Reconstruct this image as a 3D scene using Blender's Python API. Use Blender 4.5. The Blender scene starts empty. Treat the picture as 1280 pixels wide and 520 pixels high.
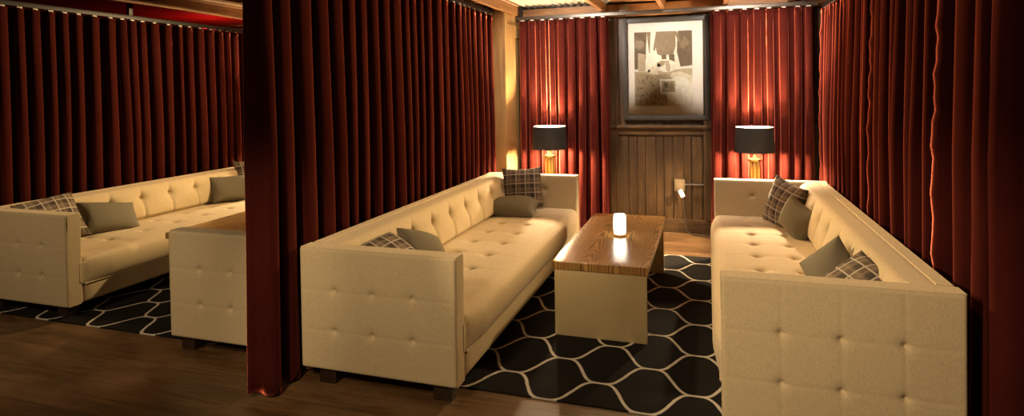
import bpy, bmesh, math, random
from mathutils import Vector, Matrix
random.seed(7)
PI = math.pi
SC = bpy.context.scene
COL = SC.collection

# ------------------------------------------------------------------ camera
F_PX, YAW, PITCH, ROLL, CZ, PPY = 753.4, .3143, .0168, -.0159, 1.5738, 125.3
cy, sy, cp, sp, cr, sr = math.cos(YAW), math.sin(YAW), math.cos(PITCH), math.sin(PITCH), math.cos(ROLL), math.sin(ROLL)
Fv = Vector((-sy, cy, 0)); Rv = Vector((cy, sy, 0)); Uv = Vector((0, 0, 1))
F2 = Fv*cp - Uv*sp; U2 = Uv*cp + Fv*sp
R3 = Rv*cr + U2*sr; U3 = U2*cr - Rv*sr
cd = bpy.data.cameras.new('camera'); cam = bpy.data.objects.new('camera', cd); COL.objects.link(cam)
M = Matrix.Identity(4)
for i in range(3):
    M[i][0], M[i][1], M[i][2] = R3[i], U3[i], -F2[i]
M[2][3] = CZ
cam.matrix_world = M
cd.sensor_width = 36; cd.sensor_fit = 'HORIZONTAL'; cd.lens = F_PX/1280*36
cd.shift_y = -(260-PPY)/1280; cd.clip_start = .05
SC.camera = cam

# ------------------------------------------------------------------ object helpers
def link(o, parent=None):
    COL.objects.link(o)
    if parent is not None: o.parent = parent
    return o
def props(o, label=None, cat=None, group=None, kind=None):
    if label: o['label'] = label
    if cat: o['category'] = cat
    if group: o['group'] = group
    if kind: o['kind'] = kind
    return o
def empty(name, loc=(0, 0, 0), rz=0, label=None, cat=None, group=None):
    o = bpy.data.objects.new(name, None); o.location = loc; o.rotation_euler = (0, 0, rz)
    o.empty_display_size = .1
    link(o); return props(o, label, cat, group)
class MB:
    """collects shapes into one mesh"""
    def __init__(s): s.v = []; s.f = []; s.m = []; s.mi = 0
    def add(s, vs, fs):
        b = len(s.v); s.v += [tuple(v) for v in vs]
        for f in fs: s.f.append(tuple(i+b for i in f)); s.m.append(s.mi)
    def box(s, x0, x1, y0, y1, z0, z1, bev=0):
        if bev <= 0:
            vs = [(x, y, z) for x in (x0, x1) for y in (y0, y1) for z in (z0, z1)]
            s.add(vs, [(0,1,3,2),(4,6,7,5),(0,4,5,1),(2,3,7,6),(0,2,6,4),(1,5,7,3)]); return
        bm = bmesh.new(); bmesh.ops.create_cube(bm, size=1)
        for v in bm.verts:
            v.co = Vector(((x0+x1)/2+v.co.x*(x1-x0), (y0+y1)/2+v.co.y*(y1-y0), (z0+z1)/2+v.co.z*(z1-z0)))
        bmesh.ops.bevel(bm, geom=bm.edges[:], offset=bev, segments=2, profile=.6, affect='EDGES')
        s.frombm(bm)
    def frombm(s, bm):
        bm.verts.index_update()
        s.add([v.co[:] for v in bm.verts], [[v.index for v in f.verts] for f in bm.faces]); bm.free()
    def lathe(s, prof, n=32, c=(0, 0, 0), cap=True):
        vs = []; fs = []; k = len(prof)
        for i in range(n):
            a = 2*PI*i/n
            for r, z in prof: vs.append((c[0]+r*math.cos(a), c[1]+r*math.sin(a), c[2]+z))
        for i in range(n):
            j = (i+1) % n
            for q in range(k-1): fs.append((i*k+q, j*k+q, j*k+q+1, i*k+q+1))
        if cap:
            fs.append(tuple(i*k for i in reversed(range(n)))); fs.append(tuple(i*k+k-1 for i in range(n)))
        s.add(vs, fs)
    def tube(s, pts, r, n=8, cap=True):
        pts = [Vector(p) for p in pts]; vs = []; fs = []
        t0 = (pts[1]-pts[0]).normalized(); ref = Vector((0, 0, 1)) if abs(t0.z) < .9 else Vector((1, 0, 0))
        for i, p in enumerate(pts):
            t = (pts[min(i+1, len(pts)-1)]-pts[max(i-1, 0)]).normalized()
            a = t.cross(ref).normalized(); b = t.cross(a).normalized()
            for q in range(n):
                w = 2*PI*q/n; vs.append(p+a*math.cos(w)*r+b*math.sin(w)*r)
        for i in range(len(pts)-1):
            for q in range(n):
                w = (q+1) % n; fs.append((i*n+q, i*n+w, (i+1)*n+w, (i+1)*n+q))
        if cap:
            fs.append(tuple(range(n))); fs.append(tuple((len(pts)-1)*n+q for q in reversed(range(n))))
        s.add(vs, fs)
    def ball(s, c, rx, ry, rz, n=10):
        bm = bmesh.new(); bmesh.ops.create_uvsphere(bm, u_segments=n+4, v_segments=n, radius=1)
        for v in bm.verts: v.co = Vector((c[0]+v.co.x*rx, c[1]+v.co.y*ry, c[2]+v.co.z*rz))
        s.frombm(bm)
    def mesh(s, name, mats, smooth=True, ang=35):
        me = bpy.data.meshes.new(name); me.from_pydata(s.v, [], s.f)
        for m in (mats if isinstance(mats, (list, tuple)) else [mats]): me.materials.append(m)
        for p, mi in zip(me.polygons, s.m): p.material_index = mi
        bm = bmesh.new(); bm.from_mesh(me); bmesh.ops.recalc_face_normals(bm, faces=bm.faces[:]); bm.to_mesh(me); bm.free()
        if smooth:
            me.polygons.foreach_set('use_smooth', [True]*len(me.polygons)); me.set_sharp_from_angle(angle=math.radians(ang))
        me.update(); return me
    def build(s, name, mats, parent=None, smooth=True, ang=35):
        return link(bpy.data.objects.new(name, s.mesh(name, mats, smooth, ang)), parent)
def inst(name, me, parent=None, loc=(0, 0, 0)):
    o = bpy.data.objects.new(name, me); o.location = loc; return link(o, parent)

def spaced(L, n, r):
    e = [r*k for k in (0, .04, .15, .35, .65, 1)]
    m = [r+(L-2*r)*i/n for i in range(1, n)]
    return e+m+[L-x for x in reversed(e)]
def padded(w, h, t, r, nu, nv, fmap, front=None, back=None, bulge=0, rings=4, rb=None):
    """pillow-edged slab: two displaced faces (front at n=t, back at n=0) joined by a rounded side wall"""
    rb = r if rb is None else rb
    us, vs_ = spaced(w, nu, r), spaced(h, nv, r)
    NU, NV = len(us), len(vs_)
    def drop(u, v, rr):
        du = max(0, rr-min(u, w-u)); dv = max(0, rr-min(v, h-v)); q = min(rr, math.hypot(du, dv))
        return rr-math.sqrt(max(0, rr*rr-q*q))
    mb = MB(); V = []; Fc = []
    def fade(u, v): return min(1, min(u, w-u, v, h-v)/(r*1.2+1e-6))
    for j, v in enumerate(vs_):
        for u in us:
            V.append((u, v, t-drop(u, v, r)+(front(u, v)*fade(u, v) if front else 0)))
    nb = len(V)
    for j, v in enumerate(vs_):
        for u in us:
            V.append((u, v, drop(u, v, rb)-(back(u, v)*fade(u, v) if back else 0)))
    for j in range(NV-1):
        for i in range(NU-1):
            a = j*NU+i; Fc.append((a, a+1, a+NU+1, a+NU)); Fc.append((nb+a, nb+a+NU, nb+a+NU+1, nb+a+1))
    loop = [(i, 0) for i in range(NU)]+[(NU-1, j) for j in range(1, NV)]+[(i, NV-1) for i in range(NU-2, -1, -1)]+[(0, j) for j in range(NV-2, 0, -1)]
    prev = [j*NU+i for i, j in loop]
    for k in range(1, rings+1):
        if k == rings: cur = [nb+j*NU+i for i, j in loop]
        else:
            f = k/rings; cur = []
            b = bulge*math.sin(PI*f)
            for i, j in loop:
                u, v = us[i], vs_[j]; n = (t-r)*(1-f)+rb*f
                u2 = u+(b if i == NU-1 else -b if i == 0 else 0); v2 = v+(b if j == NV-1 else -b if j == 0 else 0)
                cur.append(len(V)); V.append((u2, v2, n))
        for q in range(len(loop)):
            q2 = (q+1) % len(loop); Fc.append((prev[q], cur[q], cur[q2], prev[q2]))
        prev = cur
    mb.add([fmap(*p) for p in V], Fc); return mb

# ------------------------------------------------------------------ materials
def mat(name):
    m = bpy.data.materials.new(name); m.use_nodes = True
    nt = m.node_tree; nt.nodes.clear()
    out = nt.nodes.new('ShaderNodeOutputMaterial'); b = nt.nodes.new('ShaderNodeBsdfPrincipled')
    nt.links.new(b.outputs[0], out.inputs[0]); return m, nt, b
class N:
    def __init__(s, nt): s.nt = nt
    def __call__(s, typ, ins=None, **kw):
        n = s.nt.nodes.new('ShaderNode'+typ)
        for k, v in kw.items(): setattr(n, k, v)
        for k, v in (ins or {}).items(): s.set(n.inputs[k], v)
        return n
    def set(s, sock, v):
        if isinstance(v, bpy.types.NodeSocket): s.nt.links.new(v, sock)
        elif isinstance(v, bpy.types.Node): s.nt.links.new(v.outputs[0], sock)
        else: sock.default_value = v
    def math(s, op, a, b=0, c=0):
        return s('Math', {0: a, 1: b, 2: c}, operation=op).outputs[0]
    def mix(s, f, a, b):
        n = s('Mix', data_type='RGBA'); s.set(n.inputs[0], f); s.set(n.inputs[6], a); s.set(n.inputs[7], b); return n.outputs[2]
    def ramp(s, f, stops):
        n = s('ValToRGB', {0: f}); e = n.color_ramp.elements
        while len(e) < len(stops): e.new(.5)
        for k, (p, c) in zip(e, stops): k.position = p; k.color = c
        return n.outputs[0]
def c4(r, g, b): return (r, g, b, 1)
def plain(name, col, rough=.6, metal=0, noise=0, nscale=40, bump=0, **kw):
    m, nt, b = mat(name); n = N(nt)
    b.inputs['Roughness'].default_value = rough; b.inputs['Metallic'].default_value = metal
    tc = n('TexCoord')
    nz = n('TexNoise', {'Vector': tc.outputs['Object'], 'Scale': nscale, 'Detail': 4})
    dark = tuple(c*(1-noise) for c in col); lite = tuple(min(1, c*(1+noise)) for c in col)
    nt.links.new(n.mix(nz.outputs[0], c4(*dark), c4(*lite)), b.inputs['Base Color'])
    if bump:
        bp = n('Bump', {'Height': nz.outputs[0], 'Strength': bump, 'Distance': .01}); nt.links.new(bp.outputs[0], b.inputs['Normal'])
    for k, v in kw.items(): b.inputs[k.replace('_', ' ')].default_value = v
    return m
def emit(name, col, st):
    m, nt, b = mat(name)
    b.inputs['Base Color'].default_value = c4(.8, .8, .8); b.inputs['Emission Color'].default_value = c4(*col); b.inputs['Emission Strength'].default_value = st
    return m

def linen_mat():
    m, nt, b = mat('cream_linen'); n = N(nt)
    tc = n('TexCoord').outputs['Object']
    big = n('TexNoise', {'Vector': tc, 'Scale': 3.0, 'Detail': 3})
    mp1 = n('Mapping', {'Vector': tc, 'Scale': (90, 90, 700)}); w1 = n('TexNoise', {'Vector': mp1, 'Scale': 1.0, 'Detail': 2})
    mp2 = n('Mapping', {'Vector': tc, 'Scale': (500, 500, 70)}); w2 = n('TexNoise', {'Vector': mp2, 'Scale': 1.0, 'Detail': 2})
    wv = n.math('ADD', n.math('MULTIPLY', w1.outputs[0], .5), n.math('MULTIPLY', w2.outputs[0], .5))
    col = n.mix(n('MapRange', {0: wv, 1: .35, 2: .65}).outputs[0], c4(.48, .386, .222), c4(.71, .578, .345))
    col2 = n.mix(n.math('MULTIPLY', big.outputs[0], .35), col, c4(.55, .45, .27))
    nt.links.new(col2, b.inputs['Base Color'])
    b.inputs['Roughness'].default_value = .85
    b.inputs['Sheen Weight'].default_value = .15
    bp = n('Bump', {'Height': wv, 'Strength': .25, 'Distance': .003}); nt.links.new(bp.outputs[0], b.inputs['Normal'])
    return m
def velvet_mat():
    m, nt, b = mat('red_velvet'); n = N(nt)
    tc = n('TexCoord').outputs['Object']
    nz = n('TexNoise', {'Vector': tc, 'Scale': 5, 'Detail': 4})
    fine = n('TexNoise', {'Vector': tc, 'Scale': 260, 'Detail': 2})
    f = n.math('ADD', n.math('MULTIPLY', nz.outputs[0], .6), n.math('MULTIPLY', fine.outputs[0], .4))
    nt.links.new(n.mix(f, c4(.026, .0046, .0034), c4(.070, .013, .0098)), b.inputs['Base Color'])
    b.inputs['Roughness'].default_value = .8
    b.inputs['Specular IOR Level'].default_value = .0
    b.inputs['Sheen Weight'].default_value = 1.0; b.inputs['Sheen Roughness'].default_value = .3
    b.inputs['Sheen Tint'].default_value = c4(1, .25, .17)
    nap = n('BsdfSheen', {'Color': c4(.95, .24, .115), 'Roughness': .24}); ad = n('AddShader', {0: b.outputs[0], 1: nap.outputs[0]})
    nt.links.new(ad.outputs[0], [q for q in nt.nodes if q.type == 'OUTPUT_MATERIAL'][0].inputs[0])
    bp = n('Bump', {'Height': fine.outputs[0], 'Strength': .15, 'Distance': .003}); nt.links.new(bp.outputs[0], b.inputs['Normal'])
    return m
def plank_floor_mat():
    m, nt, b = mat('worn_dark_floorboards'); n = N(nt)
    tc = n('TexCoord').outputs['Object']
    br = n('TexBrick', {'Vector': tc, 'Color1': c4(.0, .0, .0), 'Color2': c4(1, 1, 1), 'Mortar': c4(.5, .5, .5), 'Scale': 1.0, 'Mortar Size': .0016, 'Mortar Smooth': .3, 'Bias': 0, 'Brick Width': 1.7, 'Row Height': .135}, offset=.37)
    mp = n('Mapping', {'Vector': tc, 'Scale': (2.2, 40, 1)}); gr = n('TexNoise', {'Vector': mp, 'Scale': 1.0, 'Detail': 6, 'Roughness': .65, 'Distortion': .4})
    wear = n('TexNoise', {'Vector': n('Mapping', {'Vector': tc, 'Scale': (1.2, 3, 1)}), 'Scale': 1.4, 'Detail': 5, 'Roughness': .6})
    base = n.ramp(gr.outputs[0], [(.25, c4(.022, .011, .0035)), (.5, c4(.090, .047, .015)), (.78, c4(.20, .115, .042))])
    tone = n.mix(n.math('MULTIPLY', br.outputs['Color'], .3), base, c4(.13, .062, .022))
    worn = n.mix(n('MapRange', {0: wear.outputs[0], 1: .47, 2: .70, 3: 0, 4: .65}).outputs[0], tone, c4(.24, .14, .062))
    col = n.mix(br.outputs['Fac'], worn, c4(.012, .007, .004))
    nt.links.new(col, b.inputs['Base Color'])
    nt.links.new(n('MapRange', {0: wear.outputs[0], 1: .3, 2: .7, 3: .32, 4: .6}).outputs[0], b.inputs['Roughness'])
    h = n.math('SUBTRACT', n.math('MULTIPLY', gr.outputs[0], .4), br.outputs['Fac'])
    bp = n('Bump', {'Height': h, 'Strength': .35, 'Distance': .004}); nt.links.new(bp.outputs[0], b.inputs['Normal'])
    return m
def wood_mat(name, axis, pal, rough=.5, width=.0, stretch=(2, 40, 40)):
    """plain sawn timber; grain runs along the axis with the small stretch"""
    m, nt, b = mat(name); n = N(nt)
    tc = n('TexCoord').outputs['Object']
    gr = n('TexNoise', {'Vector': n('Mapping', {'Vector': tc, 'Scale': stretch}), 'Scale': 1.0, 'Detail': 6, 'Roughness': .65, 'Distortion': .6})
    bl = n('TexNoise', {'Vector': tc, 'Scale': 3.5, 'Detail': 3})
    col = n.ramp(n.math('ADD', n.math('MULTIPLY', gr.outputs[0], .7), n.math('MULTIPLY', bl.outputs[0], .3)), [(.3, c4(*pal[0])), (.52, c4(*pal[1])), (.72, c4(*pal[2]))])
    nt.links.new(col, b.inputs['Base Color']); b.inputs['Roughness'].default_value = rough
    bp = n('Bump', {'Height': gr.outputs[0], 'Strength': .3, 'Distance': .003}); nt.links.new(bp.outputs[0], b.inputs['Normal'])
    return m
def table_wood_mat():
    m, nt, b = mat('cathedral_grain_oak'); n = N(nt)
    tc = n('TexCoord').outputs['Object']
    # cathedral arches: distorted rings stretched along the length, one set per board
    sx = n('SeparateXYZ', {0: tc})
    bd = n.math('FLOOR', n.math('DIVIDE', sx.outputs[0], .2))
    vx = n.math('SUBTRACT', n.math('SUBTRACT', sx.outputs[0], n.math('MULTIPLY', bd, .2)), .1)
    vy = n.math('ADD', n.math('MULTIPLY', sx.outputs[1], .16), n.math('MULTIPLY', bd, .37))
    nz = n('TexNoise', {'Vector': n('Mapping', {'Vector': tc, 'Scale': (6, 2.0, 1)}), 'Scale': 1.0, 'Detail': 2})
    k = n.math('ADD', n.math('ADD', n.math('MULTIPLY', n.math('MULTIPLY', vx, vx), 14), vy), n.math('MULTIPLY', nz.outputs[0], .16))
    wv = n.math('ADD', n.math('MULTIPLY', n.math('SINE', n.math('MULTIPLY', k, 250)), .5), .5)
    gr = n('TexNoise', {'Vector': n('Mapping', {'Vector': tc, 'Scale': (160, 5, 5)}), 'Scale': 1.0, 'Detail': 3})
    f = n.math('ADD', n.math('MULTIPLY', wv, .42), n.math('MULTIPLY', gr.outputs[0], .58))
    col = n.ramp(f, [(.25, c4(.14, .070, .016)), (.5, c4(.32, .172, .048)), (.75, c4(.52, .30, .095))])
    nt.links.new(col, b.inputs['Base Color']); b.inputs['Roughness'].default_value = .3
    b.inputs['Coat Weight'].default_value = .35; b.inputs['Coat Roughness'].default_value = .18
    return m
def rug_mat():
    m, nt, b = mat('black_trellis_carpet'); n = N(nt)
    tc = n('TexCoord').outputs['Object']
    wob = n('TexNoise', {'Vector': tc, 'Scale': 14, 'Detail': 2})
    s = n('SeparateXYZ', {0: tc})
    x = n.math('ADD', s.outputs[0], n.math('MULTIPLY', n.math('SUBTRACT', wob.outputs[0], .5), .012))
    ph = n.math('MULTIPLY', x, 2*PI/.49)
    c = n.math('COSINE', ph); c2 = n.math('MULTIPLY', c, c)
    g = n.math('MULTIPLY', c, n.math('SUBTRACT', 1.5, n.math('MULTIPLY', c2, .5)))
    sn = n.math('ABSOLUTE', n.math('SINE', ph)); slope = n.math('MULTIPLY', n.math('POWER', sn, 3), 2.31)
    inv = n.math('DIVIDE', .24, n.math('SQRT', n.math('ADD', 1, n.math('MULTIPLY', slope, slope))))
    v = n.math('DIVIDE', s.outputs[1], .24)
    def dist(sgn, off):
        f = n.math('ADD', n.math('ADD', v, off), n.math('MULTIPLY', g, -.5*sgn))
        return n.math('ABSOLUTE', n.math('SUBTRACT', n.math('FLOORED_MODULO', f, 2.0), 1.0))
    d = n.math('MULTIPLY', n.math('MINIMUM', dist(1, .5), dist(-1, -.5)), inv)
    line = n('MapRange', {0: d, 1: .007, 2: .011, 3: 1, 4: 0}).outputs[0]
    pile = n('TexNoise', {'Vector': tc, 'Scale': 220, 'Detail': 2})
    blk = n.mix(pile.outputs[0], c4(.004, .0038, .0035), c4(.015, .0135, .011))
    crm = n.mix(pile.outputs[0], c4(.45, .41, .33), c4(.75, .71, .6))
    nt.links.new(n.mix(line, blk, crm), b.inputs['Base Color']); b.inputs['Roughness'].default_value = .95
    b.inputs['Specular IOR Level'].default_value = .15
    bp = n('Bump', {'Height': n.math('ADD', pile.outputs[0], line), 'Strength': .4, 'Distance': .004}); nt.links.new(bp.outputs[0], b.inputs['Normal'])
    return m
def plaid_mat():
    m, nt, b = mat('brown_plaid_wool'); n = N(nt)
    tc = n('TexCoord').outputs['Object']; s = n('SeparateXYZ', {0: tc})
    def band(o, per, off, w):
        f = n.math('FLOORED_MODULO', n.math('ADD', s.outputs[o], 10+off), per)
        return n.math('LESS_THAN', f, w)
    P = .088
    lite = n.math('MAXIMUM', band(0, P, .0, .008), band(1, P, .0, .008))
    lite2 = n.math('MAXIMUM', band(0, P, .052, .004), band(1, P, .052, .004))
    dark = n.math('ADD', band(0, P, .035, .04), band(1, P, .035, .04))
    fine = n('TexNoise', {'Vector': tc, 'Scale': 300, 'Detail': 2})
    base = n.mix(n.math('MULTIPLY', dark, .5), c4(.20, .15, .095), c4(.045, .033, .024))
    col = n.mix(n.math('MULTIPLY', lite2, .35), base, c4(.55, .48, .36))
    col = n.mix(n.math('MULTIPLY', lite, .8), col, c4(.66, .6, .5))
    col = n.mix(n.math('MULTIPLY', fine.outputs[0], .25), col, c4(.16, .12, .08))
    nt.links.new(col, b.inputs['Base Color']); b.inputs['Roughness'].default_value = .9
    bp = n('Bump', {'Height': fine.outputs[0], 'Strength': .3, 'Distance': .003}); nt.links.new(bp.outputs[0], b.inputs['Normal'])
    return m
def grey_weave_mat():
    m, nt, b = mat('grey_ribbed_weave'); n = N(nt)
    tc = n('TexCoord').outputs['Object']; s = n('SeparateXYZ', {0: tc})
    rib = n.math('SINE', n.math('MULTIPLY', s.outputs[0], 2*PI/.011)); r2 = n.math('SINE', n.math('MULTIPLY', s.outputs[1], 2*PI/.011))
    f = n.math('ADD', n.math('MULTIPLY', n.math('MULTIPLY', rib, r2), .3), .5)
    fine = n('TexNoise', {'Vector': tc, 'Scale': 200, 'Detail': 2})
    col = n.mix(f, c4(.105, .094, .060), c4(.25, .225, .15))
    col = n.mix(n.math('MULTIPLY', fine.outputs[0], .4), col, c4(.17, .152, .10))
    nt.links.new(col, b.inputs['Base Color']); b.inputs['Roughness'].default_value = .9
    bp = n('Bump', {'Height': f, 'Strength': .3, 'Distance': .002}); nt.links.new(bp.outputs[0], b.inputs['Normal'])
    return m

LINEN = linen_mat(); VELVET = velvet_mat(); FLOOR = plank_floor_mat(); TABLE = table_wood_mat(); RUG = rug_mat()
PLAID = plaid_mat(); GREY = grey_weave_mat()
LEG = wood_mat('dark_stained_leg_wood', 2, [(.012, .006, .003), (.03, .014, .007), (.05, .025, .012)], .45, stretch=(30, 30, 3))
PANEL = wood_mat('dark_weathered_wall_boards', 2, [(.018, .0095, .0035), (.062, .034, .0125), (.145, .085, .034)], .45, stretch=(26, 26, 2))
PANELH = wood_mat('dark_weathered_trim_boards', 0, [(.018, .0095, .0035), (.062, .034, .0125), (.145, .085, .034)], .45, stretch=(2, 26, 26))
TIMBERX = wood_mat('orange_timber_across', 0, [(.16, .07, .022), (.3, .145, .05), (.45, .25, .1)], .6, stretch=(2, 25, 25))
TIMBERY = wood_mat('orange_timber_along', 1, [(.16, .07, .022), (.3, .145, .05), (.45, .25, .1)], .6, stretch=(25, 2, 25))
TIMBERZ = wood_mat('golden_timber_upright', 2, [(.2, .105, .035), (.36, .215, .08), (.5, .33, .15)], .5, stretch=(22, 22, 1.5))
CORR = plain('pale_corrugated_sheet', (.66, .69, .62), .45, .0, .15, 6)
BLACKM = plain('black_painted_steel', (.02, .018, .017), .45, .6, .2, 30)
STEEL = plain('galvanised_steel', (.26, .24, .21), .42, .9, .25, 20)
GUN = plain('dull_gunmetal', (.11, .10, .085), .4, .8, .3, 12)
BRASS = plain('polished_brass', (.78, .56, .24), .16, 1, .06, 12)
BRUSHED = plain('brushed_pale_brass', (.58, .46, .24), .4, .4, .08, 9)
SHADE = plain('black_shade_fabric', (.007, .006, .004), .85, 0, .2, 60)
LINER = plain('gold_white_shade_liner', (.85, .78, .6), .5, 0, .05, 20)
BULB = emit('glowing_bulb', (1, .70, .40), 5000)
WHITEP = plain('white_plastic', (.8, .78, .72), .4, 0, .03, 10)
PALEP = plain('pale_nylon', (.6, .57, .5), .45, 0, .05, 10)
FRAMEM = plain('dark_grey_frame_wood', (.024, .022, .017), .5, 0, .25, 25)
MATB = plain('ivory_mat_board', (.82, .78, .68), .8, 0, .03, 60)
PLATE = plain('bronze_cover_plate', (.24, .18, .11), .45, .5, .2, 30)
CORD = plain('grey_cord', (.03, .024, .016), .6)

# ------------------------------------------------------------------ setting
def struct(o): return props(o, kind='structure')
mb = MB(); mb.box(-8.5, 3.5, -2.5, 6.95, -.1, 0); struct(mb.build('floor', FLOOR, smooth=False))
# back wall: vertical boards, one mesh
mb = MB(); mb.box(-8.5, 3.5, 6.80, 6.95, 0, 2.75)
x = -8.5; k = 0
while x < 3.5:
    w = .098+.02*math.sin(k*2.3); mb.box(x+.003, x+w-.003, 6.772+.004*math.sin(k*1.7), 6.80, 0.12, 2.5, .003); x += w; k += 1
struct(mb.build('wall_back', PANEL, smooth=False))
mb = MB(); mb.box(-8.5, 3.5, 6.735, 6.772, 0, .125, .006); mb.box(-8.5, 3.5, 6.75, 6.78, .125, .14, .004)
struct(mb.build('baseboard_back', PANELH, smooth=False))
mb = MB(); mb.box(-2.07, 1.2, 6.70, 6.772, 1.135, 1.165, .006); mb.box(-2.07, 1.2, 6.745, 6.772, 1.06, 1.135, .004)
struct(mb.build('trim_1', PANELH, smooth=False))                                  # dado ledge
mb = MB(); mb.box(-2.07, 1.2, 6.70, 6.772, 2.365, 2.50, .006); struct(mb.build('trim_2', TIMBERX, smooth=False))   # ledger board
for i, xx in enumerate((-1.0, .0)):
    mb = MB(); mb.box(xx-.045, xx+.045, 6.73, 6.772, .14, 2.36, .006); struct(mb.build('trim_%d' % (3+i), PANEL, smooth=False))
# end panel of the partition
mb = MB(); mb.box(-2.2, -2.075, 6.13, 6.77, 0, 2.5, .004)
mb.box(-2.075, -2.06, 6.13, 6.22, 0, 2.5, .003); mb.box(-2.075, -2.06, 6.67, 6.77, 0, 2.5, .003); mb.box(-2.075, -2.06, 6.22, 6.67, 2.16, 2.3, .003)
struct(mb.build('wall_partition', TIMBERZ, smooth=False))
mb = MB(); mb.box(-8.6, -8.5, -2.5, 6.95, 0, 2.75)
for k in range(20): mb.box(-8.5, -8.48, -2.5, 6.95, .02+k*.137, .15+k*.137, .004)
struct(mb.build('wall_left', TIMBERY, smooth=False))
mb = MB(); mb.box(3.5, 3.6, -2.5, 6.95, 0, 2.75)
for k in range(20): mb.box(3.48, 3.5, -2.5, 6.95, .02+k*.137, .15+k*.137, .004)
struct(mb.build('wall_right', PANELH, smooth=False))
# ceiling: boards, with a bay of corrugated sheet
mb = MB()
for k in range(24):
    x0 = -8.5+k*.5
    if -2.2 < x0+.25 < -1.05: continue
    mb.box(x0+.004, x0+.496, -2.5, 6.95, 2.52, 2.545)
mb.box(-8.5, -2.0, -2.5, 6.95, 2.60, 2.66); mb.box(-1.0, 3.5, -2.5, 6.95, 2.60, 2.66)
struct(mb.build('ceiling', TIMBERY, smooth=False))
mb = MB(); V = []; Fc = []
nx = 84
for i in range(nx+1):
    xx = -2.02+.92*1.14*i/nx-.02
    for j, yy in enumerate((-2.5, 6.76)):
        for dz in (0, .004): V.append((xx, yy, 2.525+.012*math.sin(2*PI*xx/.075)+dz))
for i in range(nx):
    a = i*4; b = a+4
    Fc += [(a, a+2, b+2, b), (a+1, b+1, b+3, a+3), (a+2, a+3, b+3, b+2), (a, b, b+1, a+1)]
mb.add(V, Fc); struct(mb.build('ceiling_sheet', CORR, ang=60))
for k, xx in enumerate((-7.3, -4.95, -4.3, -3.7, -3.1, -2.5, -2.06, -1.09, -.45, .18, .8, 1.5, 2.1, 2.7)):
    mb = MB(); mb.box(xx-.024, xx+.024, -2.5, 6.70, 2.415, 2.518, .004)
    struct(mb.build('trim_%d' % (5+k), TIMBERY, smooth=False))

# ------------------------------------------------------------------ rugs
def rug(x0, x1, y0, y1, jx, jy, label):
    m = padded(x1-x0, y1-y0, .008, .003, 20, 20, lambda u, v, n: (x0+u-jx, y0+v-jy, n), rings=2, rb=.0005)
    o = m.build('patterned_rug', RUG); o.location = (jx, jy, 0)
    return props(o, label, 'rug', 'black trellis rugs')
rug(-1.95, .82, 2.925, 5.80, -.56, 3.16-.24, 'black rug with cream trellis lines under the wooden coffee table with the lit candle')
rug(-5.05, -2.42, 3.0, 5.85, -4.26, 3.235-.24, 'black rug with cream trellis lines in the dim left booth')

# ------------------------------------------------------------------ sofas
D, L, H, ZB = .92, 3.05, .742, .088
AW = .13
def gauss(d, w): return math.exp(-(d/w)**2)
def tuft(points, w, depth, seams_u=(), seams_v=(), sw=.008, sd=.004, base=None):
    def f(u, v):
        z = base(u, v) if base else 0
        for (a, b) in points:
            r = math.hypot(u-a, v-b)
            if r < w*4: z -= depth*math.exp(-r/w)
        for a, lo, hi in seams_u:
            if lo < v < hi: z -= sd*gauss(u-a, sw)*min(1, (v-lo)/.03, (hi-v)/.03)
        for b, lo, hi in seams_v:
            if lo < u < hi: z -= sd*gauss(v-b, sw)*min(1, (u-lo)/.03, (hi-u)/.03)
        return z
    return f
arm_btn = [(a, b) for a in (.215, .445, .675) for b in (.215, .43)]     # (depth, height above the base)
HA = H-ZB
def arm_front(u, v): return .012*math.sin(PI*min(1, max(0, u/D)))*math.sin(PI*min(1, max(0, v/HA)))
out_f = tuft(arm_btn, .013, .026, [(a, .0, HA) for a in (.215, .445, .675)], [(b, 0, D) for b in (.215, .43)], .008, .0016, arm_front)
in_btn = [(a, .52) for a in (.36, .60)]
in_f = tuft(in_btn, .014, .02, base=lambda u, v: 0)
DA = D-.004
def arm_mesh():
    # outer face is n=t towards -y
    return padded(DA, HA, AW-.012,   .014, 120, 84, lambda u, v, n: (u, AW-n-.002, ZB+v), front=out_f, back=in_f).mesh('arm', LINEN, ang=60)
def pipe_loop(u0, u1, v0, v1, r, fm):
    pts = [(u0+r, v0), (u1-r, v0), (u1, v0+r), (u1, v1-r), (u1-r, v1), (u0+r, v1), (u0, v1-r), (u0, v0+r), (u0+r, v0)]
    m = MB(); m.tube([fm(*p) for p in pts], .005, 6, False); return m
def piping_mesh():
    m = pipe_loop(.003, DA-.003, .004, HA-.004, .008, lambda u, v: (u, .024, ZB+v))
    m2 = pipe_loop(.003, DA-.003, .004, HA-.004, .008, lambda u, v: (u, AW-.014, ZB+v)); m.add(m2.v, m2.f)
    return m.mesh('piping', LINEN)
IL = L-2*AW
BK = [IL/2+.305*k for k in range(-4, 5)]
BH = .335; BT = .15
def back_base(u, v):
    # lean: deeper at the bottom, rolling over at the top; soft billow
    q = v/BH
    return .055*(1-q)+.022*math.sin(PI*min(1, q*1.05))
BZ = .225
bk_f0 = tuft([(a, BZ) for a in BK], .034, .058, [(a, 0, BH) for a in BK], (), .016, .013, back_base)
def bk_f(u, v): return bk_f0(u, v)
def back_cushion_mesh():
    return padded(IL+.04, BH, BT, .055, 260, 34, lambda u, v, n: (.072+n, AW-.02+u, .405+v), front=bk_f, rb=.004).mesh('back_cushion', LINEN, ang=70)
SW = D-.002-.128; ST = .205
SXB = [.815-.245-.02, .815-.245-.255, .815-.245-.49]      # rows measured from the back plane of the cushion
SXB = [D-.265-.13, D-.50-.13, D-.735-.13+.02]
SYB = [IL/2-.03+.32*k for k in range(-4, 5)]
SYB = [y+.025 for y in SYB]
ILS = IL+.05
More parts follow.
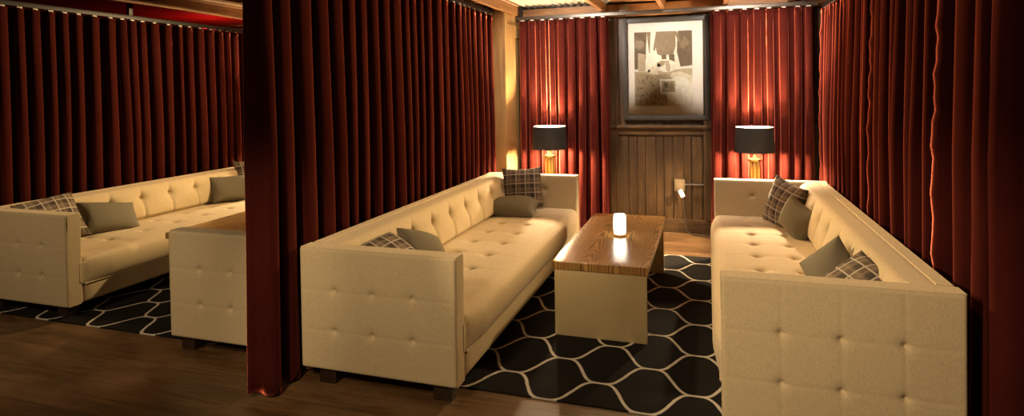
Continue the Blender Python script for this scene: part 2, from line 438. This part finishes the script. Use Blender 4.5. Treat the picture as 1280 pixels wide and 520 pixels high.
def seat_base(u, v): return .016*math.sin(PI*min(1, max(0, u/SW)))**.6*math.sin(PI*min(1, max(0, v/ILS)))**.3
st_f = tuft([(a, b) for a in SXB[:2] for b in SYB], .021, .046, (), [(b, .05, SW) for b in SYB], .010, .0018, seat_base)
def seat_mesh():
    def fm(u, v, n):
        x = .128+u
        # soft crown of the front face
        k = max(0, (u-SW+.1)/.1)
        x += .034*k*math.sin(PI*min(1, max(0, n/ST)))**.7*min(1, max(0, v-.03)/.2, max(0, ILS-.03-v)/.2)**.6
        return (x, AW-.025+v, .222+n)
    return padded(SW, ILS, ST, .05, 70, 280, fm, front=st_f, rb=.012, rings=5).mesh('seat_cushion', LINEN, ang=70)
def base_mesh():
    m = padded(IL-.004, .135, D-.034, .012, 40, 6, lambda u, v, n: (.02+n, AW+.002+u, ZB+v), front=lambda u, v: .006, rings=3)
    return m.mesh('base', LINEN, ang=60)
def seam_mesh():
    m = MB(); m.tube([(D-.003, AW+.01+k*(IL-.02)/20, .224) for k in range(21)], .0065, 8); return m.mesh('piping', LINEN)
def backrest_mesh():
    m = padded(IL-.002, HA, .075, .014, 40, 30, lambda u, v, n: (n, AW+.001+u, ZB+v), rb=.014)
    return m.mesh('backrest', LINEN, ang=60)
def back_pipe_mesh():
    m = MB(); m.tube([(.012, AW+.005+k*(IL-.01)/10, H-.004) for k in range(11)], .005, 6); m.tube([(.066, AW+.005+k*(IL-.01)/10, H-.003) for k in range(11)], .005, 6); return m.mesh('piping', LINEN)
def button_mesh(ax):
    m = MB(); r = [.011]*3; r[ax] = .005; m.ball((0, 0, 0), *r, n=8); return m.mesh('button', LINEN)
ARM, APIPE, BACKC, SEAT, BASE, SEAM, BACK, BPIPE = arm_mesh(), piping_mesh(), back_cushion_mesh(), seat_mesh(), base_mesh(), seam_mesh(), backrest_mesh(), back_pipe_mesh()
BTNX, BTNY, BTNZ = button_mesh(0), button_mesh(1), button_mesh(2)
SOFA_GROUP = 'cream tufted booth sofas'
def sofa(loc, rz, label, near_low):
    t = empty('tufted_sofa', loc, rz, label, 'sofa', SOFA_GROUP)
    for far in (0, 1):
        a = inst('arm', ARM, t)
        if far: a.location = (0, L, 0); a.scale = (1, -1, 1)
        inst('piping', APIPE, a)
        for (u, v) in arm_btn:
            d = out_f(u, v); inst('button', BTNY, a, (u, AW-(AW-.012)-.002-d-.001, ZB+v))
        for (u, v) in in_btn:
            d = in_f(u, v); inst('button', BTNY, a, (u, AW-.002+d+.002, ZB+v))
    b = inst('backrest', BACK, t); inst('piping', BPIPE, b)
    c = inst('back_cushion', BACKC, t)
    for a in BK: inst('button', BTNX, c, (.072+BT+bk_f(a, BZ)+.001, AW-.02+a, .405+BZ))
    s = inst('seat_cushion', SEAT, t)
    for a in SXB[:2]:
        for bb in SYB: inst('button', BTNZ, s, (.128+a, AW-.025+bb, .222+ST+st_f(a, bb)+.001))
    bs = inst('base', BASE, t); inst('piping', SEAM, bs)
    for yy, low in ((.045, near_low == 1), (L-.135, near_low == 0)):
        for xx in (.09, D-.15):
            m = MB(); z0 = 0 if low else .0082
            m.box(xx, xx+.10, yy, yy+.085, z0, ZB+.004, .004); m.build('leg', LEG, t)
    return t
S1X, S1Y, S2X, S2Y = -2.118, 2.726, .962, 2.767
S3X, S3Y, S4X, S4Y = -5.215, 3.023, -2.258, 2.85
sofa((S1X, S1Y, 0), 0, 'cream tufted sofa left of the wooden coffee table with the lit candle', True)
sofa((S2X, S2Y+L, 0), PI, 'cream tufted sofa at right, largest, backed against the right curtain', False)
sofa((S3X, S3Y, 0), 0, 'cream tufted sofa farthest left, in the dim booth along its red curtain', 2)
sofa((S4X, S4Y+L, 0), PI, 'cream tufted sofa end partly hidden behind the free edge of the partition curtain', False)

# ------------------------------------------------------------------ pillows
def pillow(w, h, t, m, loc, xdir, ydir, label, kind, seed, slump=0.0, name=None):
    rnd = random.Random(seed); n = 26; mb = MB(); V = []; Fc = []
    ph = [rnd.uniform(0, 6.3) for _ in range(6)]
    def pt(u, v, sgn):
        x = w/2*u*(1-.10*(1-v*v)*abs(u)**3); y = h/2*v*(1-.10*(1-u*u)*abs(v)**3)
        k = max(0, 1-u*u)**.46*max(0, 1-v*v)**.46
        z = sgn*t/2*k*(1+.07*math.sin(3*u+ph[0])*math.sin(2.5*v+ph[1]))
        z += slump*(u*u-.4)*w*.25+.012*math.sin(2.2*u+ph[2])*v
        e = (abs(u)**6+abs(v)**6)
        z += sgn*.004*math.sin(14*(u+v)+ph[3])*k*min(1, e)
        return (x, y, z)
    idx = {}
    def sp_(i): q = -1+2*i/n; return math.sin(q*PI/2)*.6+q*.4
    for sgn in (1, -1):
        for j in range(n+1):
            for i in range(n+1):
                edge = i in (0, n) or j in (0, n)
                if edge and sgn < 0: idx[(i, j, -1)] = idx[(i, j, 1)]; continue
                idx[(i, j, sgn)] = len(V); V.append(pt(sp_(i), sp_(j), sgn))
    for sgn in (1, -1):
        for j in range(n):
            for i in range(n):
                f = [idx[(i, j, sgn)], idx[(i+1, j, sgn)], idx[(i+1, j+1, sgn)], idx[(i, j+1, sgn)]]
                Fc.append(f if sgn > 0 else f[::-1])
    mb.add(V, Fc); o = mb.build(kind, m, ang=70)
    Z = Vector(xdir).normalized(); Y = Vector((0, 0, 1)) if abs(Z.z) < .9 else Vector((0, 1, 0))
    Y = (Y-Z*Y.dot(Z)).normalized(); X = Y.cross(Z)
    R = Matrix((X, Y, Z)).transposed().to_4x4() @ Matrix.Rotation(math.radians(ydir), 4, 'Z'); R.translation = Vector(loc); o.matrix_world = R
    return props(o, label, 'pillow', 'plaid pillows' if m is PLAID else 'grey woven pillows')
def plaid(*a, w=.42, h=.40, **k): return pillow(w, h, .18, PLAID, *a[:3], a[3], 'plaid_pillow', a[4], **k)
def grey(*a, w=.46, h=.30, **k): return pillow(w, h, .19, GREY, *a[:3], a[3], 'grey_pillow', a[4], **k)
# sofa left of the coffee table
plaid((-1.71, 5.545, .632), (.18, -.95, .20), 3, 'plaid pillow standing upright in the far corner of the sofa left of the coffee table', 1, w=.39, h=.39)
grey((-1.71, 5.22, .505), (.05, -.22, 1), 4, 'grey pillow lying in front of the upright plaid pillow, left of the coffee table', 2)
plaid((-1.755, 3.05, .615), (.42, -.30, .85), 22, 'plaid pillow just peeking over the near arm of the sofa left of the coffee table', 3, w=.36, h=.34)
grey((-1.74, 3.46, .55), (.85, -.10, .52), -22, 'grey pillow beside the plaid one peeking over the near arm, left of the coffee table', 4, w=.40, h=.28)
# right sofa
plaid((.595, 5.40, .592), (-.82, -.50, .25), -10, 'plaid pillow standing at the far end of the large right sofa', 5)
grey((.635, 4.97, .56), (-.80, -.52, .30), -20, 'grey pillow leaning in front of the far plaid pillow on the right sofa', 6, w=.34, h=.26)
grey((.635, 3.57, .54), (-.62, -.60, .50), -42, 'grey pillow next to the plaid one just behind the near arm of the right sofa', 7, w=.40, h=.28)
plaid((.66, 3.17, .57), (-.45, -.50, .72), -26, 'plaid pillow showing above the near arm of the right sofa', 8)
# far left sofa
plaid((-4.87, 3.34, .62), (.80, -.18, .55), 6, 'plaid pillow leaning behind the near arm of the far left sofa', 9)
grey((-4.86, 3.80, .545), (.72, -.10, .60), -10, 'dark grey pillow next to the plaid one on the far left sofa', 10)
grey((-4.85, 5.19, .57), (.78, -.30, .50), -4, 'grey pillow at the far end of the far left sofa, beside the partition curtain', 11)
plaid((-4.93, 5.60, .64), (.85, -.35, .35), 0, 'plaid pillow mostly hidden behind the partition curtain on the far left sofa', 12)

# ------------------------------------------------------------------ tables
def top_mesh():
    w, l = .60, 1.54
    return padded(w, l, .05, .003, 8, 16, lambda u, v, n: (u-w/2, v-l/2, .424+n), rb=.003, rings=2).mesh('table_top', TABLE, ang=50)
TOP = top_mesh()
mb = MB(); mb.box(-.288, .288, -.02, .02, 0, .425, .003); LEGP = mb.mesh('leg_panel', BRUSHED)
def table(x, y, label):
    t = empty('coffee_table', (x, y, .0082), 0, label, 'table', 'low wooden coffee tables')
    inst('table_top', TOP, t); inst('leg_panel', LEGP, t, (0, -.735, 0)); inst('leg_panel', LEGP, t, (0, .735, 0))
    return t
table(-.655, 4.475, 'low coffee table with grained wood top and brass end panels, between two sofas')
table(-3.82, 4.46, 'low dark wooden table corner behind the sofa end in the left booth')
# candle
t = empty('candle_light', (-.63, 4.47, .4822), 0, 'glowing white candle glass on the wooden coffee table', 'candle')
m, nt, b = mat('glowing_frosted_glass'); b.inputs['Base Color'].default_value = c4(.9, .88, .82); b.inputs['Roughness'].default_value = .3
b.inputs['Emission Color'].default_value = c4(1, .9, .74); b.inputs['Emission Strength'].default_value = 8
mb = MB(); mb.lathe([(.037, .018), (.043, .026), (.0455, .06), (.045, .12), (.042, .158), (.040, .160), (.036, .158), (.037, .03), (.02, .024)], 28); mb.build('glass', m, t)
mb = MB(); mb.lathe([(.044, 0), (.046, .004), (.045, .012), (.037, .019), (.02, .02)], 28); mb.build('base', plain('amber_candle_base', (.75, .5, .22), .2, 0, .05), t)

# ------------------------------------------------------------------ lamps
def lamp(x, y, label):
    t = empty('brass_lamp', (x, y, 0), 0, label, 'lamp', 'brass lamps with black drum shades')
    mb = MB(); mb.lathe([(.12, 0), (.13, .006), (.13, .02), (.06, .026)], 36); mb.build('base', BRASS, t)
    mb = MB(); mb.lathe([(.034, .024), (.034, .87), (.02, .885), (.014, .92)], 28)
    for k in range(4):
        a = PI/4+k*PI/2; mb.lathe([(.017, .024), (.017, .875)], 14, (.046*math.cos(a), .046*math.sin(a), 0))
    mb.lathe([(.064, .86), (.066, .865), (.066, .88), (.03, .888)], 32)
    mb.build('column', BRASS, t)
    z0, z1, r0, r1 = .945, 1.185, .183, .172
    mb = MB(); mb.lathe([(r0, z0), (r1, z1), (r1-.003, z1), (r0-.003, z0), (r0, z0)], 48, cap=False); sh = mb.build('lamp_shade', SHADE, t)
    mb = MB(); mb.lathe([(r0-.0035, z0+.001), (r1-.0035, z1-.001), (r1-.005, z1-.001), (r0-.005, z0+.001), (r0-.0035, z0+.001)], 48, cap=False); mb.build('shade_liner', LINER, sh)
    mb = MB()
    for k in range(3):
        a = k*2*PI/3+.3; mb.tube([(.014*math.cos(a), .014*math.sin(a), .93), (r0*.97*math.cos(a), r0*.97*math.sin(a), .965)], .003, 6)
    mb.build('shade_holder', BRASS, sh)
    mb = MB(); mb.lathe([(.014, .915), (.016, .925), (.016, .955), (.012, .96)], 16); mb.build('socket', BRASS, t)
    mb = MB(); mb.ball((0, 0, 1.005), .032, .032, .046, 12); mb.build('bulb', BULB, t)
lamp(-1.60, 6.19, 'lit brass lamp with black drum shade behind the left of the two facing sofas')
lamp(.42, 6.19, 'lit brass lamp with black drum shade behind the large right sofa')
lamp(-4.72, 6.32, 'lit brass lamp hidden behind the partition curtain at the end of the left booth')

# ------------------------------------------------------------------ curtains
def curtain(p0, p1, z0, z1, label, seed, spacing=.13, amp=.045, amp0=None, flare=.12, mirror=False):
    rnd = random.Random(seed)
    a = Vector((p0[0], p0[1], 0)); b = Vector((p1[0], p1[1], 0)); d = b-a; Ln = d.length; tdir = d/Ln; nrm = Vector((-tdir.y, tdir.x, 0))
    if mirror: nrm = -nrm
    nf = max(2, round(Ln/spacing)); wd = [rnd.uniform(.7, 1.35) for _ in range(nf)]; sm = sum(wd); wd = [w*Ln/sm for w in wd]
    am = [rnd.uniform(.72, 1.15) for _ in range(nf+1)]; dr = [rnd.uniform(-1, 1) for _ in range(nf+1)]; dr2 = [rnd.uniform(-1, 1) for _ in range(nf+1)]
    sk = [rnd.uniform(-.25, .25) for _ in range(nf+1)]
    K = 16; NZ = 40; V = []; Fc = []; s0 = 0; cols = []
    for i in range(nf):
        for q in range(K if i < nf-1 else K+1): cols.append((i, q/K, s0+wd[i]*q/K))
        s0 += wd[i]
    for (i, f, s) in cols:
        A = am[i]*(1-f)+am[i+1]*f; dd = dr[i]*(1-f)+dr[i+1]*f; d2 = dr2[i]*(1-f)+dr2[i+1]*f
        a0 = amp if amp0 is None else amp0+(amp-amp0)*min(1, max(0, (s-.10)/.12))
        for j in range(NZ+1):
            h = j/NZ; z = z1+(z0-z1)*h
            ph = 2*PI*f
            env = (.62+.5*min(1, h*2.2))*A*a0
            off = env*(.72*math.asin(.985*math.cos(ph))/1.4+.28*math.cos(ph)+.16*math.cos(2*ph+dd*2+h*2.5*d2))
            off += .010*math.sin(2.1*s/.3+seed+h*3)*h
            if (i == 0 and f < .2 and amp0 is None) or (i == nf-1 and f > .8): off += .0045*math.sin(h*52+seed)+.003*math.sin(h*131)
            # gathered header
            if h < .06: off += .006*math.sin(ph*4)*(1-h/.06)
            tt = s+.28*spacing*A*math.sin(2*ph+sk[i])*.5+.03*dd*math.sin(h*2.6+dd)*h+flare*.0*h
            tt = min(max(tt, 0), Ln) if f in (0,) and (i == 0) else tt
            p = a+tdir*tt+nrm*off; V.append((p.x, p.y, z+.006*math.cos(ph)*h))
    n1 = NZ+1
    for c in range(len(cols)-1):
        for j in range(NZ): Fc.append((c*n1+j, (c+1)*n1+j, (c+1)*n1+j+1, c*n1+j+1))
    t = empty('velvet_curtain', (0, 0, 0), 0, label, 'curtain', 'red velvet curtains')
    mb = MB(); mb.add(V, Fc); o = mb.build('drape', VELVET, t, ang=80)
    so = o.modifiers.new('cloth', 'SOLIDIFY'); so.thickness = .004; so.offset = 0
    s0 = 0
    mbg = MB(); mbg.box(-.020, .020, -.020, .020, -.002, .0135, .002); gm = mbg.mesh('glider', PALEP)
    for i in range(nf):
        p = a+tdir*(s0+.5*wd[i]); inst('glider', gm, t, (p.x, p.y, z1)); s0 += wd[i]
    return t
XP, XL, XR, YB = -2.19, -5.31, 1.075, 6.53
ZT_L, ZT_P, ZT_R, ZT_B = 2.30, 2.37, 2.30, 2.345
curtain((XP, 2.50), (XP, 4.62), .02, ZT_P, 'red velvet curtain hanging free at the near end of the dividing partition', 11, .15, .043, .07)
curtain((XP, 4.64), (XP, 6.09), .02, ZT_P, 'red velvet curtain panel of the partition nearest the pale wooden wall end', 12, .14, .044)
curtain((XL, 2.2), (XL, 4.92), .02, ZT_L, 'dark red curtain at far left above the near half of the far left sofa', 13, .13, .06)
curtain((XL, 4.94), (XL, 6.5), .02, ZT_L, 'red curtain in the left booth just left of the partition, above the sofa far end', 14, .135, .06)
curtain((XR, 4.55), (XR, 6.42), .02, ZT_R, 'red curtain panel at right nearest the lamp in the corner', 15, .125, .06)
curtain((XR, 3.35), (XR, 4.53), .02, ZT_R, 'red curtain panel in the middle of the right side behind the large sofa', 16, .145, .065)
curtain((XR+.02, 2.1), (XR+.02, 3.33), .02, ZT_R, 'red curtain panel at the right edge with wide folds beside the sofa near end', 17, .21, .075)
curtain((-2.03, YB), (-1.02, YB), .02, ZT_B, 'pinkish lit red curtain behind the left lamp', 18, .115, .06)
curtain((.03, YB), (.99, YB), .02, ZT_B, 'pinkish lit red curtain behind the right lamp', 19, .115, .06)
def rail(p0, p1, z, label, hangers):
    t = empty('curtain_rail', (0, 0, 0), 0, label, 'curtain rail', 'ceiling hung curtain rails')
    mb = MB(); w = .018
    if p0[0] == p1[0]: mb.box(p0[0]-w, p0[0]+w, p0[1], p1[1], z, z+.042, .006)
    else: mb.box(p0[0], p1[0], p0[1]-w, p0[1]+w, z, z+.042, .006)
    mb.build('track', GUN if p0[0] != p1[0] else BLACKM, t)
    for (x, y) in hangers:
        mb = MB(); mb.box(x-.016, x+.016, y-.022, y+.022, z+.03, 2.53, .003); mb.build('hanger', BLACKM, t)
rail((XP, 2.35), (XP, 6.125), ZT_P+.013, 'black rail carrying the partition curtain', [(XP, 2.6), (XP, 4.3), (XP, 5.9)])
rail((XL, 2.0), (XL, 6.69), ZT_L+.013, 'black rail with pale gliders carrying the far left curtain', [(XL, 2.9), (XL, 4.42), (XL, 6.1)])
rail((XR, 2.0), (XR, 6.50), ZT_R+.013, 'black rail above the right curtain', [(XR, 2.6), (XR, 4.4), (XR, 6.0)])
rail((-2.05, YB), (1.03, YB), ZT_B+.013, 'steel rail crossing above the framed photograph on the back wall', [(-2.0, YB), (.9, YB)])

# ------------------------------------------------------------------ framed photograph
FX0, FX1, FZ0, FZ1, FY = -.89, .02, 1.225, 2.335, 6.765
t = empty('framed_photograph', ((FX0+FX1)/2, FY, FZ0), 0, 'large sepia photograph of a dog in a dark frame on the back wall', 'picture')
cx = (FX0+FX1)/2
def rel(x, y, z): return (x-cx, y-FY, z-FZ0)
fw = .048
mb = MB()
for (x0, x1, z0, z1) in ((FX0, FX0+fw, FZ0, FZ1), (FX1-fw, FX1, FZ0, FZ1), (FX0+fw, FX1-fw, FZ0, FZ0+fw), (FX0+fw, FX1-fw, FZ1-fw, FZ1)):
    mb.box(x0-cx, x1-cx, -.05, 0, z0-FZ0, z1-FZ0, .004)
mb.build('frame', FRAMEM, t)
mb = MB(); mb.box(FX0+fw-cx, FX1-fw-cx, -.022, -.004, fw, FZ1-FZ0-fw, .001); mb.build('mat_board', MATB, t)
# print: flat sepia picture, shapes inlaid in one mesh
IX0, IX1, IZ0, IZ1 = -.765, -.155, 1.375, 2.185
sep = [plain('sepia_%d' % k, c, .7, 0, .3, 30) for k, c in enumerate([(.50, .42, .27), (.17, .125, .07), (.07, .05, .028), (.72, .65, .48), (.26, .20, .115), (.82, .77, .62), (.41, .33, .19)])]
mb = MB()
def poly(pts, mi, lay):
    # picture coordinates 0..1 from the lower left corner
    mb.mi = mi; vs = [rel(IX0+(IX1-IX0)*u, 0, IZ0+(IZ1-IZ0)*v) for u, v in pts]
    y = -.0225-.0004*lay; n = len(vs)
    mb.add([(p[0], y, p[2]) for p in vs]+[(p[0], y+.0004*lay+.0002, p[2]) for p in vs], [tuple(range(n))]+[(i, (i+1) % n, n+(i+1) % n, n+i) for i in range(n)])
def blob(cx_, cy_, rx, ry, mi, lay, rot=0, n=18, wob=.0, seed=0):
    rr = random.Random(seed); P = []
    for i in range(n):
        a = 2*PI*i/n; k = 1+wob*rr.uniform(-1, 1); x, y = rx*k*math.cos(a), ry*k*math.sin(a)
        u = cx_+x*math.cos(rot)-y*math.sin(rot); v = cy_+x*math.sin(rot)+y*math.cos(rot)
        P.append((min(1, max(0, u)), min(1, max(0, v))))
    poly(P, mi, lay)
poly([(0, 0), (1, 0), (1, 1), (0, 1)], 0, 1)
poly([(0, .46), (1, .50), (1, 1), (0, 1)], 5, 2)                       # bright background
poly([(0, 0), (.62, 0), (.5, .3), (.3, .42), (0, .47)], 6, 2)           # ground
rr = random.Random(4)
for k in range(60):
    u, v = rr.uniform(.02, .5), rr.uniform(.02, .40)
    if u+v*.7 < .62: blob(u, v, rr.uniform(.012, .035), rr.uniform(.006, .016), rr.choice([4, 0, 4, 1]), 3, rr.uniform(0, 3), 8, .3, k)
poly([(0, .50), (.18, .50), (.2, .66), (.22, 1), (0, 1)], 1, 4); poly([(.06, .47), (.19, .47), (.19, .70), (.06, .72)], 0, 5)   # left figure
poly([(.22, 1), (.26, .72), (.27, .70), (.29, 1)], 4, 4)
poly([(.38, 1), (.37, .82), (.40, .70), (.44, .68), (.68, .69), (.72, .8), (.72, 1)], 4, 4)      # middle figure coat
poly([(.47, .69), (.56, .69), (.555, .55), (.49, .55)], 1, 5); poly([(.60, .69), (.70, .69), (.70, .52), (.62, .53)], 1, 5)
poly([(.38, .98), (.33, .76), (.36, .74), (.42, .93)], 4, 5); poly([(.70, .98), (.80, .80), (.83, .83), (.74, 1)], 4, 5)
poly([(.76, 1), (.74, .72), (.80, .52), (1, .54), (1, 1)], 1, 4); poly([(.86, .94), (.80, .78), (.86, .76), (.96, .84)], 4, 5)   # right figure
poly([(.58, 0), (1, 0), (1, .40), (.80, .46), (.64, .44), (.55, .2)], 3, 6)                # dog body
blob(.55, .54, .20, .085, 5, 7, -.05, 22, .04, 1)                            # dog head
poly([(.24, .48), (.27, .44), (.40, .42), (.46, .56), (.38, .585)], 3, 8)                   # muzzle
poly([(.40, .585), (.39, .535), (.45, .52), (.52, .55), (.55, .60), (.48, .615)], 6, 8); blob(.255, .475, .022, .02, 2, 9); blob(.42, .565, .016, .012, 2, 9)                # nose, eye
poly([(.54, .60), (.60, .61), (.63, .52), (.60, .44), (.55, .50)], 0, 9)                   # ear
poly([(.34, .42), (.56, .425), (.66, .37), (.64, .34), (.46, .37), (.36, .385)], 6, 8)           # collar shadow
poly([(.45, .16), (.74, .16), (.73, .36), (.44, .36)], 5, 9); poly([(.48, .185), (.71, .185), (.70, .335), (.47, .335)], 6, 10); blob(.55, .28, .05, .04, 1, 11, 0, 10, .3, 3); blob(.64, .25, .04, .05, 4, 11, 0, 10, .3, 5)
blob(.84, .2, .16, .2, 5, 7, .3, 20, .06, 2)
mb.build('print', sep, t, smooth=False)
m, nt, b = mat('picture_glass'); nt.nodes.remove(b); n = N(nt)
tr = n('BsdfTransparent'); gl = n('BsdfGlossy', {'Roughness': .03}); fr = n('Fresnel', {'IOR': 1.5}); mx = n('MixShader', {0: fr.outputs[0], 1: tr.outputs[0], 2: gl.outputs[0]})
nt.links.new(mx.outputs[0], [q for q in nt.nodes if q.type == 'OUTPUT_MATERIAL'][0].inputs[0])
mb = MB(); mb.box(FX0+fw-cx, FX1-fw-cx, -.036, -.033, fw, FZ1-FZ0-fw); mb.build('glass', m, t, smooth=False)

# ------------------------------------------------------------------ small fittings
t = empty('wall_outlet', (-.30, 6.772, .51), 0, 'bronze outlet box with a horizontal conduit on the wooden back wall', 'outlet')
mb = MB(); mb.box(-.055, .055, -.03, 0, -.06, .07, .006); mb.build('box', PLATE, t)
mb = MB(); mb.box(-.04, .04, -.036, -.03, -.045, .055, .002); mb.build('cover', PLATE, t)
mb = MB(); mb.tube([(.05, -.018, .015), (.34, -.018, .015)], .011, 10); mb.build('conduit', STEEL, t)
t = empty('power_adapter', (-.285, 6.70, .44), 0, 'white plug-in adapter and thin cord hanging from the wall outlet', 'adapter')
mb = MB(); mb.box(-.02, .026, -.03, .02, -.048, .034, .009); o = mb.build('plug', WHITEP, t); o.rotation_euler = (0, -.45, 0)
mb = MB(); mb.tube([(.02, 0, -.05), (.03, -.01, -.15), (.035, -.01, -.30), (.06, -.03, -.40), (.12, -.06, -.435), (.25, -.05, -.436), (.36, -.04, -.436)], .004, 8); mb.build('cord', CORD, t)
t = empty('junction_box', (-.86, 6.70, 2.43), 0, 'square metal junction box on the timber above the framed photograph', 'junction box')
mb = MB(); mb.box(-.055, .055, -.045, 0, -.045, .065, .005); mb.build('box', STEEL, t)
mb = MB(); mb.lathe([(.034, 0), (.034, .006), (.015, .008)], 20); o = mb.build('cover', STEEL, t); o.rotation_euler = (PI/2, 0, 0); o.location = (0, -.045, .01)

# ------------------------------------------------------------------ light
def light(typ, name, loc, power, col, target=None, **kw):
    l = bpy.data.lights.new(name, typ); l.energy = power; l.color = col
    for k, v in kw.items(): setattr(l, k, v)
    o = bpy.data.objects.new(name, l); o.location = loc; link(o)
    if target: o.rotation_euler = (Vector(target)-Vector(loc)).to_track_quat('-Z', 'Y').to_euler()
    return o
WARM = (1, .67, .33)
FRONT = (1, .73, .45)
for (lx, ly, lz, p, t_, sz) in ((-1.62, .35, 2.16, 150, (-1.60, 2.8, .30), .80), (-1.46, .30, 2.05, 315, (.58, 2.8, .30), .72), (-1.56, .2, 1.93, 85, (-2.7, 2.8, .4), .62)):
    light('SPOT', 'front_chandelier_light', (lx, ly, lz), p, FRONT, t_, spot_size=sz, spot_blend=.75, shadow_soft_size=.03)
light('SPOT', 'table_fill_spot', (-1.5, .4, 2.3), 150, FRONT, (-.66, 3.7, .2), spot_size=.34, spot_blend=.8, shadow_soft_size=.03)  # unseen fill added to brighten the table's brass end panel
light('SPOT', 'front_left_light', (-4.2, .6, 2.3), 115, FRONT, (-4.2, 3.0, .35), spot_size=1.15, spot_blend=.6, shadow_soft_size=.05)
light('SPOT', 'aisle_fill_light', (-.2, 1.5, 2.45), 30, FRONT, (1.1, 2.6, 1.3), spot_size=1.6, spot_blend=1, shadow_soft_size=.1)  # fill added to lift the dark near folds of the right curtain; no fixture
light('SPOT', 'aisle_fill_light', (-1.3, 1.2, 2.45), 16, FRONT, (-1.6, 2.3, .6), spot_size=2.2, spot_blend=1, shadow_soft_size=.1)  # unseen fill towards the near end of the left sofa
light('SPOT', 'booth_crest_spot', (.40, 6.0, 2.40), 600, WARM, (-2.15, 3.6, 1.45), spot_size=1.25, spot_blend=.9, shadow_soft_size=.06)  # added grazing light to pick out the partition curtain's fold crests; no fixture
light('SPOT', 'booth_crest_spot', (-1.50, 6.0, 2.40), 600, WARM, (1.05, 3.5, 1.45), spot_size=1.25, spot_blend=.9, shadow_soft_size=.06)  # its counterpart, added to graze the right curtain's fold crests
light('SPOT', 'left_booth_spot', (-2.8, 6.1, 2.40), 600, WARM, (-5.3, 3.7, 1.35), spot_size=1.3, spot_blend=.9, shadow_soft_size=.06)
light('SPOT', 'picture_spot', (-.43, 5.7, 2.47), 28, (1, .84, .66), (-.43, 6.75, 1.7), spot_size=1.3, spot_blend=.7, shadow_soft_size=.04)
light('SPOT', 'wall_wash_spot', (-1.5, 5.35, 2.44), 135, (1, .84, .72), (-1.15, 6.6, 1.55), spot_size=2.2, spot_blend=.9, shadow_soft_size=.08)
light('SPOT', 'wall_wash_spot', (.48, 5.35, 2.44), 135, (1, .84, .72), (.2, 6.6, 1.55), spot_size=2.2, spot_blend=.9, shadow_soft_size=.08)
light('POINT', 'red_bar_light', (-5.8, 5.9, 2.15), 10, (1, .02, .03), shadow_soft_size=.05)
w = bpy.data.worlds.new('dim_room'); SC.world = w; w.use_nodes = True
w.node_tree.nodes['Background'].inputs[0].default_value = c4(1, .72, .45); w.node_tree.nodes['Background'].inputs[1].default_value = .012
vs = SC.view_settings; SC.display_settings.display_device = 'sRGB'; vs.view_transform = 'Standard'; vs.look = 'None'; vs.gamma = 1; vs.exposure = 0; vs.use_curve_mapping = False
SC.cycles.use_denoising = True; SC.cycles.sample_clamp_indirect = 6; SC.cycles.max_bounces = 8
